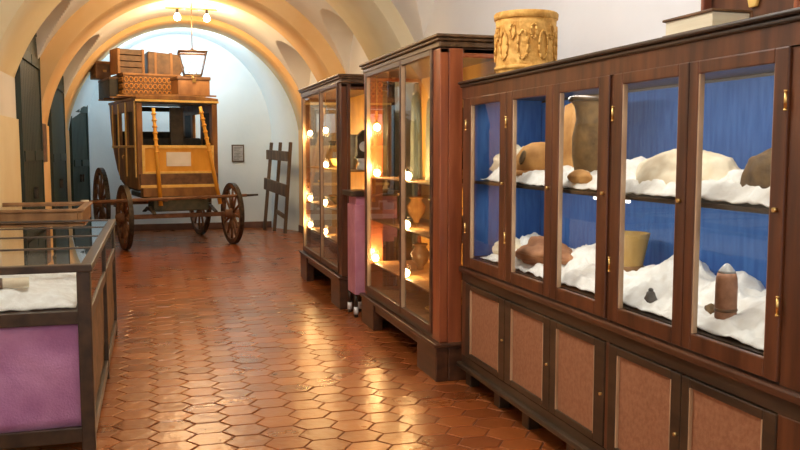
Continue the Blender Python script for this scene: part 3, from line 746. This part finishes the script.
# ------------------------------------------------------------------ the stage coach
RZ=math.radians(13.5)
CO=thing('stagecoach','old yellow and brown horse-drawn stagecoach standing before the far blue wall','coach',(.42,14.35,0),RZ)
hw=.66
side=[(.08,.96),(1.0,.98),(1.45,1.06),(1.80,1.25),(2.02,1.55),(2.12,1.95),(2.14,2.40),(.08,2.40)]
for s in (-1,1):
    # side shell cut by a window: built from four pieces around the opening
    m=MB()
    a,b=s*hw,s*(hw-.045)
    m.prism([(.08,.96),(.9,.98),(1.3,1.08),(1.62,1.28),(1.82,1.50),(1.93,1.66),(.08,1.66)],'x',a,b)
    m.prism([(.08,2.22),(2.11,2.22),(2.14,2.40),(.08,2.40)],'x',a,b)
    for (p,q) in ((.08,.30),(.72,.84),(1.30,1.42),(1.80,2.11)): m.prism([(p,1.66),(q if q<2 else 1.93,1.66)]+([(2.05,1.92)] if q>2 else [])+[(q,2.22),(p,2.22)],'x',a,b)
    sd=m.build('side_body',M['coachwood'],CO,bevel=.006)
    tr=MB()
    for y in (.10,.78,1.36,1.84): tr.box(s*hw,s*(hw+.02),y-.025,y+.025,1.15 if y<1.8 else 1.62,2.38)
    tr.box(s*hw,s*(hw+.02),.09,1.90,1.63,1.67)
    tr.build('body_moulding',M['gold'],sd,bevel=.004)
    for (p,q) in ((.30,.72),(1.42,1.80)): MB().box(s*(hw-.04),s*(hw-.03),p,q,1.66,2.22).build('leather_blind',M['coachdark'],sd)
    dr=MB().prism([(.84,1.05),(1.30,1.08),(1.30,1.62),(.84,1.62)],'x',s*(hw+.001),s*(hw+.022)).build('door',M['coachwood'],CO,bevel=.006)
    MB().rod((s*(hw+.02),.90,1.5),(s*(hw+.05),.90,1.5),.012).rod((s*(hw+.05),.90,1.5),(s*(hw+.05),.90,1.44),.010).build('door_handle',M['brass'],dr)
    MB().box(s*(hw-.02),s*(hw+.16),.92,1.22,.62,.65).build('step',M['iron'],CO,bevel=.004)
    MB().rod((s*(hw+.02),.95,.64),(s*(hw-.08),.95,.98),.012).rod((s*(hw+.02),1.19,.64),(s*(hw-.08),1.19,.98),.012).build('step_bracket',M['iron'],CO)
# floor and belly
bel=MB()
bp_=[(.08,.93),(.9,.95),(1.31,1.05),(1.64,1.25),(1.84,1.48),(1.95,1.66),(2.08,1.92)]
bq=[(.08,.99),(.9,1.0),(1.28,1.10),(1.60,1.30),(1.79,1.52),(1.90,1.68),(2.03,1.93)]
bel.prism(bp_+bq[::-1],'x',-hw+.01,hw-.01); bel.build('belly',M['coachdark'],CO)
MB().box(-hw+.045,-.58,2.04,2.10,1.90,2.30).box(.58,hw-.045,2.04,2.10,1.90,2.30).box(-hw+.045,hw-.045,2.04,2.10,2.30,2.38).build('rear_wall',M['coachdark'],CO,bevel=.004)
# front: corner posts, header, driver's panel
for s in (-1,1): MB().box(s*hw,s*(hw-.09),.0,.09,.96,2.38).build('corner_post',M['coachwood'],CO,bevel=.008)
MB().box(-hw,hw,0,.09,2.335,2.40).build('front_header',M['coachdark'],CO,bevel=.006)
MB().box(-hw-.02,hw+.02,-.03,.0,2.365,2.40).build('gilt_strip',M['gold'],CO,bevel=.004)
fp=MB().box(-hw+.09,hw-.09,.02,.06,1.22,1.66).build('front_panel',M['coachyel'],CO)
MB().box(-hw+.07,hw-.07,-.005,.02,1.62,1.67).box(-hw+.07,hw-.07,-.005,.02,1.21,1.245).box(-hw+.07,-hw+.115,-.005,.02,1.245,1.62).box(hw-.115,hw-.07,-.005,.02,1.245,1.62).build('panel_moulding',M['gold'],fp,bevel=.004)
MB().box(-.20,.20,.0,.018,1.33,1.56).build('paper_notice',M['label'],fp)
MB().box(-hw+.02,hw-.02,-.06,.09,1.02,1.21).build('footboard',M['leather'],CO,bevel=.01)
MB().box(-hw+.02,hw-.02,-.085,-.06,.985,1.03).build('gilt_footrail',M['gold'],CO,bevel=.005)
MB().box(-hw+.05,hw-.05,-.10,.10,.84,.985).build('front_beam',M['coachwood'],CO,bevel=.01)
sb=MB().box(-hw+.06,hw-.06,.35,.80,1.40,1.52).box(-hw+.06,hw-.06,.74,.82,1.52,1.80).build('seat',M['coachdark'],CO,bevel=.03)
MB().box(-hw+.06,hw-.06,1.25,1.62,1.40,1.52).build('seat',M['coachdark'],CO,bevel=.03)
MB().box(-.06,.16,.25,.32,1.66,2.30).build('centre_curtain',M['coachdark'],CO,bevel=.01)
# roof and rack
MB().prism([(-hw-.01,2.40),(hw+.01,2.40),(hw+.01,2.44),(.35,2.475),(-.35,2.475),(-hw-.01,2.44)],'y',-.03,2.18).build('roof',M['coachwood'],CO,bevel=.006)
rk=MB()
for y in (.05,.6,1.15,1.7,2.15): rk.box(-hw-.18,hw,y-.02,y+.02,2.475,2.50)
rk.build('roof_rack',M['coachwood'],CO)
# upright shafts leaning on the front
for (x0,x1,zt) in ((-.36,-.42,2.26),(.62,.34,2.30)):
    p=MB()
    a=Vector((x0,-.20,.70)); b=Vector((x1,-.11,zt)); 
    p.rod(a,b,.034,.026,12)
    for k in range(7):
        c=a.lerp(b,.55+.065*k); p.rod(c-(b-a).normalized()*.014,c+(b-a).normalized()*.014,.040,.040,12)
    p.build('shaft',M['coachyel'],CO)
# undercarriage
MB().bar((0,-.05,.70),(0,1.95,.74),.12,.10).bar((-.32,-.05,.78),(-.32,1.95,.82),.07,.09).bar((.32,-.05,.78),(.32,1.95,.82),.07,.09).build('perch_beam',M['under'],CO,bevel=.008)
MB().box(-.45,.45,-.12,.30,.60,.84).build('bolster_box',M['under'],CO,bevel=.02)
MB().bar((-.80,0,.52),(.80,0,.52),.07,.07).build('axle',M['wheel'],CO,bevel=.008)
MB().bar((-.80,1.90,.64),(.80,1.90,.64),.07,.07).build('axle',M['wheel'],CO,bevel=.008)
for y,z0 in ((0,.56),(1.9,.68)):
    for s in (-1,1):
        sp=MB()
        for k in range(4):
            w=.34-.07*k
            pts=[(s*.5,y+w*math.cos(t),z0+.02+k*.016+.05*(math.sin(t))) for t in [PI*i/8 for i in range(9)]]
            for i in range(8): sp.bar(pts[i],pts[i+1],.06,.013)
        sp.build('leaf_spring',M['iron'],CO)
sh=MB().rod((-1.50,-.36,.80),(1.02,-.36,.84),.030,.026,12).build('splinter_bar',M['wheel'],CO)
MB().rod((-1.60,-.36,.798),(-1.49,-.36,.80),.042,.040,12).build('bar_end',M['porcelain'],sh)
MB().rod((1.02,-.36,.84),(1.22,-.36,.845),.02,.016,10).build('bar_tip',M['iron'],sh)
MB().bar((-.32,-.38,.80),(-.32,.1,.78),.05,.05).bar((.32,-.38,.82),(.32,.1,.79),.05,.05).build('draught_arm',M['wheel'],CO,bevel=.006)
def wheel(cx,cy,r):
    w=MB(); n=40; th=.062; 
    prof=[(r-.085,-th/2),(r-.012,-th/2),(r-.012,th/2),(r-.085,th/2)]
    vs=[]
    for i in range(n):
        t=2*PI*i/n
        for rr,x in prof: vs.append((cx+x,cy+rr*math.cos(t),r+rr*math.sin(t)))
    w.add(vs,[(i*4+q,((i+1)%n)*4+q,((i+1)%n)*4+(q+1)%4,i*4+(q+1)%4) for i in range(n) for q in range(4)],False)
    rim=w.build('wheel',M['wheel'],CO)
    ty=MB(); prof=[(r-.013,-th/2-.004),(r,-th/2-.004),(r,th/2+.004),(r-.013,th/2+.004)]; vs=[]
    for i in range(n):
        t=2*PI*i/n
        for rr,x in prof: vs.append((cx+x,cy+rr*math.cos(t),r+rr*math.sin(t)))
    ty.add(vs,[(i*4+q,((i+1)%n)*4+q,((i+1)%n)*4+(q+1)%4,i*4+(q+1)%4) for i in range(n) for q in range(4)],False)
    ty.build('tyre',M['iron'],rim)
    MB().lathe([(.04,-.14),(.065,-.12),(.075,-.05),(.09,-.03),(.09,.03),(.075,.05),(.065,.12),(.04,.14)],20,(cx,cy,r),axis='x').build('hub',M['wheel'],rim)
    for k in range(12):
        t=2*PI*k/12+.1
        MB().rod((cx,cy+.07*math.cos(t),r+.07*math.sin(t)),(cx,cy+(r-.07)*math.cos(t),r+(r-.07)*math.sin(t)),.024,.018,8).build('spoke',M['wheel'],rim)
for s in (-1,1): wheel(s*.89,0,.52); wheel(s*.89,1.90,.64)

# luggage on the roof (all children-free things placed in the coach's frame)
CM=Matrix.Translation(CO.location)@Matrix.Rotation(RZ,4,'Z')
def on_roof(name,label,cat,x,y,z,rot=0):
    p=CM@Vector((x,y,z)); return thing(name,label,cat,tuple(p),RZ+math.radians(rot),'luggage piled on the coach roof')
zr=2.50
t=on_roof('wicker_hamper','wide orange wicker hamper, the largest piece in the luggage on the coach roof','hamper',-.145,1.45,zr)
MB().box(-.49,.49,-.42,.42,0,.36).build('hamper_body',M['leather'],t,bevel=.01)
m=MB()
for row in range(3):
    for k in range(12):
        cx=-.44+.08*k; cz=.07+.11*row
        for j in range(8):
            a0=2*PI*j/8; a1=2*PI*(j+1)/8
            m.rod((cx+.033*math.cos(a0),-.425,cz+.042*math.sin(a0)),(cx+.033*math.cos(a1),-.425,cz+.042*math.sin(a1)),.009,.009,6)
for k in range(10):
    for row in range(3):
        cy=-.38+.084*k; cz=.07+.11*row
        for sx in (-.495,.495):
            for j in range(6):
                a0=2*PI*j/6; a1=2*PI*(j+1)/6
                m.rod((sx,cy+.033*math.cos(a0),cz+.042*math.sin(a0)),(sx,cy+.033*math.cos(a1),cz+.042*math.sin(a1)),.009,.009,5)
m.build('wicker_weave',M['wicker'],t)
MB().box(-.50,.50,-.435,.43,.36,.40).build('hamper_lid',M['trunk'],t,bevel=.01)
t=on_roof('wooden_box','low orange-brown wooden box at the front right of the coach roof','box',.36,.50,zr)
MB().box(-.27,.27,-.22,.22,0,.26).build('box_body',M['trunk'],t,bevel=.008)
MB().box(-.285,.285,-.235,.235,.26,.32).build('box_lid',M['leather'],t,bevel=.01)
MB().box(-.03,.03,-.245,-.235,.22,.28).build('clasp',M['brass'],t)
t=on_roof('wooden_crate','dark wooden crate on top of the hamper at its left end','crate',-.47,1.45,zr+.40,6)
m=MB()
for k in range(4): m.box(-.22,.22,-.2,.2,.012+k*.105,.105+k*.105)
m.build('crate_body',M['leather'],t,bevel=.006)
MB().box(-.235,-.19,-.215,.215,0,.43).build('crate_batten',M['trunk'],t,bevel=.005)
MB().box(.19,.235,-.215,.215,0,.43).build('crate_batten',M['trunk'],t,bevel=.005)
t=on_roof('leather_chest','brown sloping-topped leather chest on the right end of the hamper','chest',.15,1.42,zr+.40,-6)
MB().prism([(-.30,0),(.24,0),(.33,.14),(.22,.36),(-.30,.40)],'y',-.25,.25).build('chest_body',M['leather'],t,bevel=.015)
for x in (-.17,.10): MB().prism([(x-.02,-.004),(x+.02,-.004),(x+.02,.385),(x-.02,.389)],'y',-.258,.258).build('strap',M['trunk'],t)
t=on_roof('long_trunk','low dark trunk along the left edge of the coach roof','trunk',-.74,1.65,zr)
MB().box(-.10,.05,-.48,.48,0,.29).build('trunk_body',M['coachdark'],t,bevel=.01)
MB().box(-.105,.055,-.485,.485,.29,.33).build('trunk_lid',M['leather'],t,bevel=.008)
t=on_roof('small_case','small square brown case jutting out at the rear left of the roof luggage','case',-.82,1.93,zr+.335,10)
MB().box(-.15,.12,-.15,.15,0,.27).build('case_body',M['leather'],t,bevel=.012)
MB().box(-.16,.13,-.16,.16,.27,.31).build('case_lid',M['trunk'],t,bevel=.008)
MB().box(-.03,.03,-.175,-.16,.12,.16).build('clasp',M['brass'],t)

# plaque and leaning rack
t=thing('framed_notice','small grey framed notice on the far blue wall, right of the coach','framed notice',(1.67,YF-.022,1.35))
MB().box(-.125,.125,-.006,.02,0,.35).build('frame',M['greywood'],t,bevel=.006)
MB().box(-.10,.10,-.009,-.004,.025,.325).build('notice_sheet',M['greypot'],t)
m=MB()
for k in range(9): m.box(-.08,.08-.03*(k%3),-.0115,-.009,.29-.03*k,.297-.03*k)
m.build('printed_lines',M['stone_g'],t)
t=thing('wooden_rack','grey-brown three-poled wooden rack leaning in the far right corner','rack',(2.22,16.45,0))
P0=[(-.09,.52),(.05,.12),(.19,-.35)]; P1=[(.07,.50),(.19,.10),(.32,-.34)]
for (a,b),(c,d) in zip(P0,P1): MB().bar((a,b,0),(c,d,1.74),.075,.06).build('pole',M['greywood'],t,bevel=.006)
def rk_pt(i,z): a,b=P0[i]; c,d=P1[i]; k=z/1.74; return Vector((a+(c-a)*k-.045,b+(d-b)*k,z))
for z,h in ((1.50,.19),(.92,.23)):
    A=rk_pt(0,z); B=rk_pt(2,z-.03 if z>1 else z-.10)
    MB().bar(A+(A-B)*.06,B+(B-A)*.06,.05,h).build('crosspiece',M['greywood'],t,bevel=.008)
MB().bar(rk_pt(1,.40)+Vector((.05,0,0)),rk_pt(2,.30)+Vector((.05,0,0)),.04,.08).build('crosspiece',M['greywood'],t,bevel=.006)

# ------------------------------------------------------------------ ceiling lamp, bulbs, lantern
LX,LY=.66,14.15
t=thing('ceiling_lamp','slim ceiling bar carrying two bare warm bulbs above the coach','ceiling lamp',(LX,LY,3.84))
MB().rod((-.40,0,0),(.40,0,0),.012).build('lamp_bar',M['brass'],t)
MB().rod((0,0,0),(0,0,.24),.010).lathe([(.05,.20),(.045,.225),(.02,.24)],16).build('ceiling_stem',M['brass'],t)
for x in (-.22,.24):
    s=MB().rod((x,0,-.005),(x,0,-.07),.02,.026).build('bulb_holder',M['iron'],t)
    MB().lathe([(.022,-.07),(.028,-.085),(.05,-.12),(.055,-.15),(.04,-.18),(.0005,-.195)],20,(x,0,0)).build('bulb',M['bulb'],s)
    plight('bulb_light',(LX+x,LY-.0,3.84-.26),42,(1,.66,.30),.05)
t=thing('hanging_lantern','square glass lantern with thin bronze frame hanging on a rod above the coach','lantern',(LX,LY,2.76))
MB().rod((0,0,.43),(0,0,1.075),.008).build('rod',M['leather'],t)
w0,w1,z0,z1=.135,.215,.03,.39
fr=MB()
for sx,sy in ((1,1),(1,-1),(-1,-1),(-1,1)): fr.rod((sx*w0,sy*w0,z0),(sx*w1,sy*w1,z1),.010)
for w,z in ((w0,z0),(w1,z1)):
    c=[(w,w),(w,-w),(-w,-w),(-w,w)]
    for i in range(4): fr.rod((*c[i],z),(*c[(i+1)%4],z),.011 if z<.1 else .016)
fr.build('lantern_frame',M['leather'],t)
MB().prism([(-w1,z1),(w1,z1),(.03,z1+.05),(-.03,z1+.05)],'y',-.02,.02).rod((0,0,z1+.04),(0,0,z1+.07),.02).build('crown',M['leather'],t)
vs=[]
for w,z in ((w0-.006,z0),(w1-.006,z1)):
    for sx,sy in ((1,1),(1,-1),(-1,-1),(-1,1)): vs.append((sx*w,sy*w,z))
MB().add(vs,[(0,1,5,4),(1,2,6,5),(2,3,7,6),(3,0,4,7)]).build('lantern_glass',M['lampglass'],t)
MB().lathe([(.0005,-.03),(.018,-.02),(.02,0),(.012,.01),(.0005,.02)],14).bar((-w0,0,.03),(w0,0,.03),.02,.01).build('finial',M['gold'],t)
MB().rod((-.055,0,.035),(-.055,0,.15),.012).rod((.055,0,.035),(.055,0,.15),.012).rod((0,.05,.035),(0,.05,.15),.012).build('candle',M['porcelain'],t)
for k,(x,y) in enumerate(((-.055,0),(.055,0),(0,.05))):
    MB().lathe([(.0005,.15),(.016,.17),(.018,.195),(.006,.225),(.0005,.235)],12,(x,y,0)).build('candle_bulb',M['candle'],t)
plight('lantern_light',(LX,LY,2.96),10,(1,.95,.88),.06)

# ------------------------------------------------------------------ world light and added fills
# world light enters by the open end; the lights below are unseen added fills
W = bpy.data.worlds.new('World'); S.world = W; W.use_nodes = True
bg = W.node_tree.nodes['Background']; bg.inputs[0].default_value=(1,.98,.96,1); bg.inputs[1].default_value=.7
alight('far_wall_fill', (.35,16.15,3.55), (math.radians(60),0,0), 2.2, .5, 38, (.64,.87,1))  # cool light added to brighten the far wall, no window there
plight('room_fill',(.2,4.2,3.7),135,(1,.97,.92),.25)  # unseen fill added for the near walls and cabinets, no fixture
plight('room_fill',(.3,-.8,3.3),85,(1,.96,.92),.30)  # second added fill, behind the camera
plight('room_fill',(.4,11.0,3.75),36,(1,.82,.55),.15)  # warm fill added under the vault, no fixture

# ------------------------------------------------------------------ camera
cam = bpy.data.cameras.new('camera'); co = bpy.data.objects.new('camera', cam); COL.objects.link(co)
cam.sensor_width = 36; cam.lens = 36*845/800; cam.clip_start=.05
co.location=(0,0,1.6); co.rotation_euler=(math.radians(90-5.1),0,math.radians(-16.3))
S.camera = co
S.view_settings.view_transform='Standard'; S.view_settings.look='None'; S.view_settings.gamma=1; S.view_settings.use_curve_mapping=False
S.view_settings.exposure=0.0
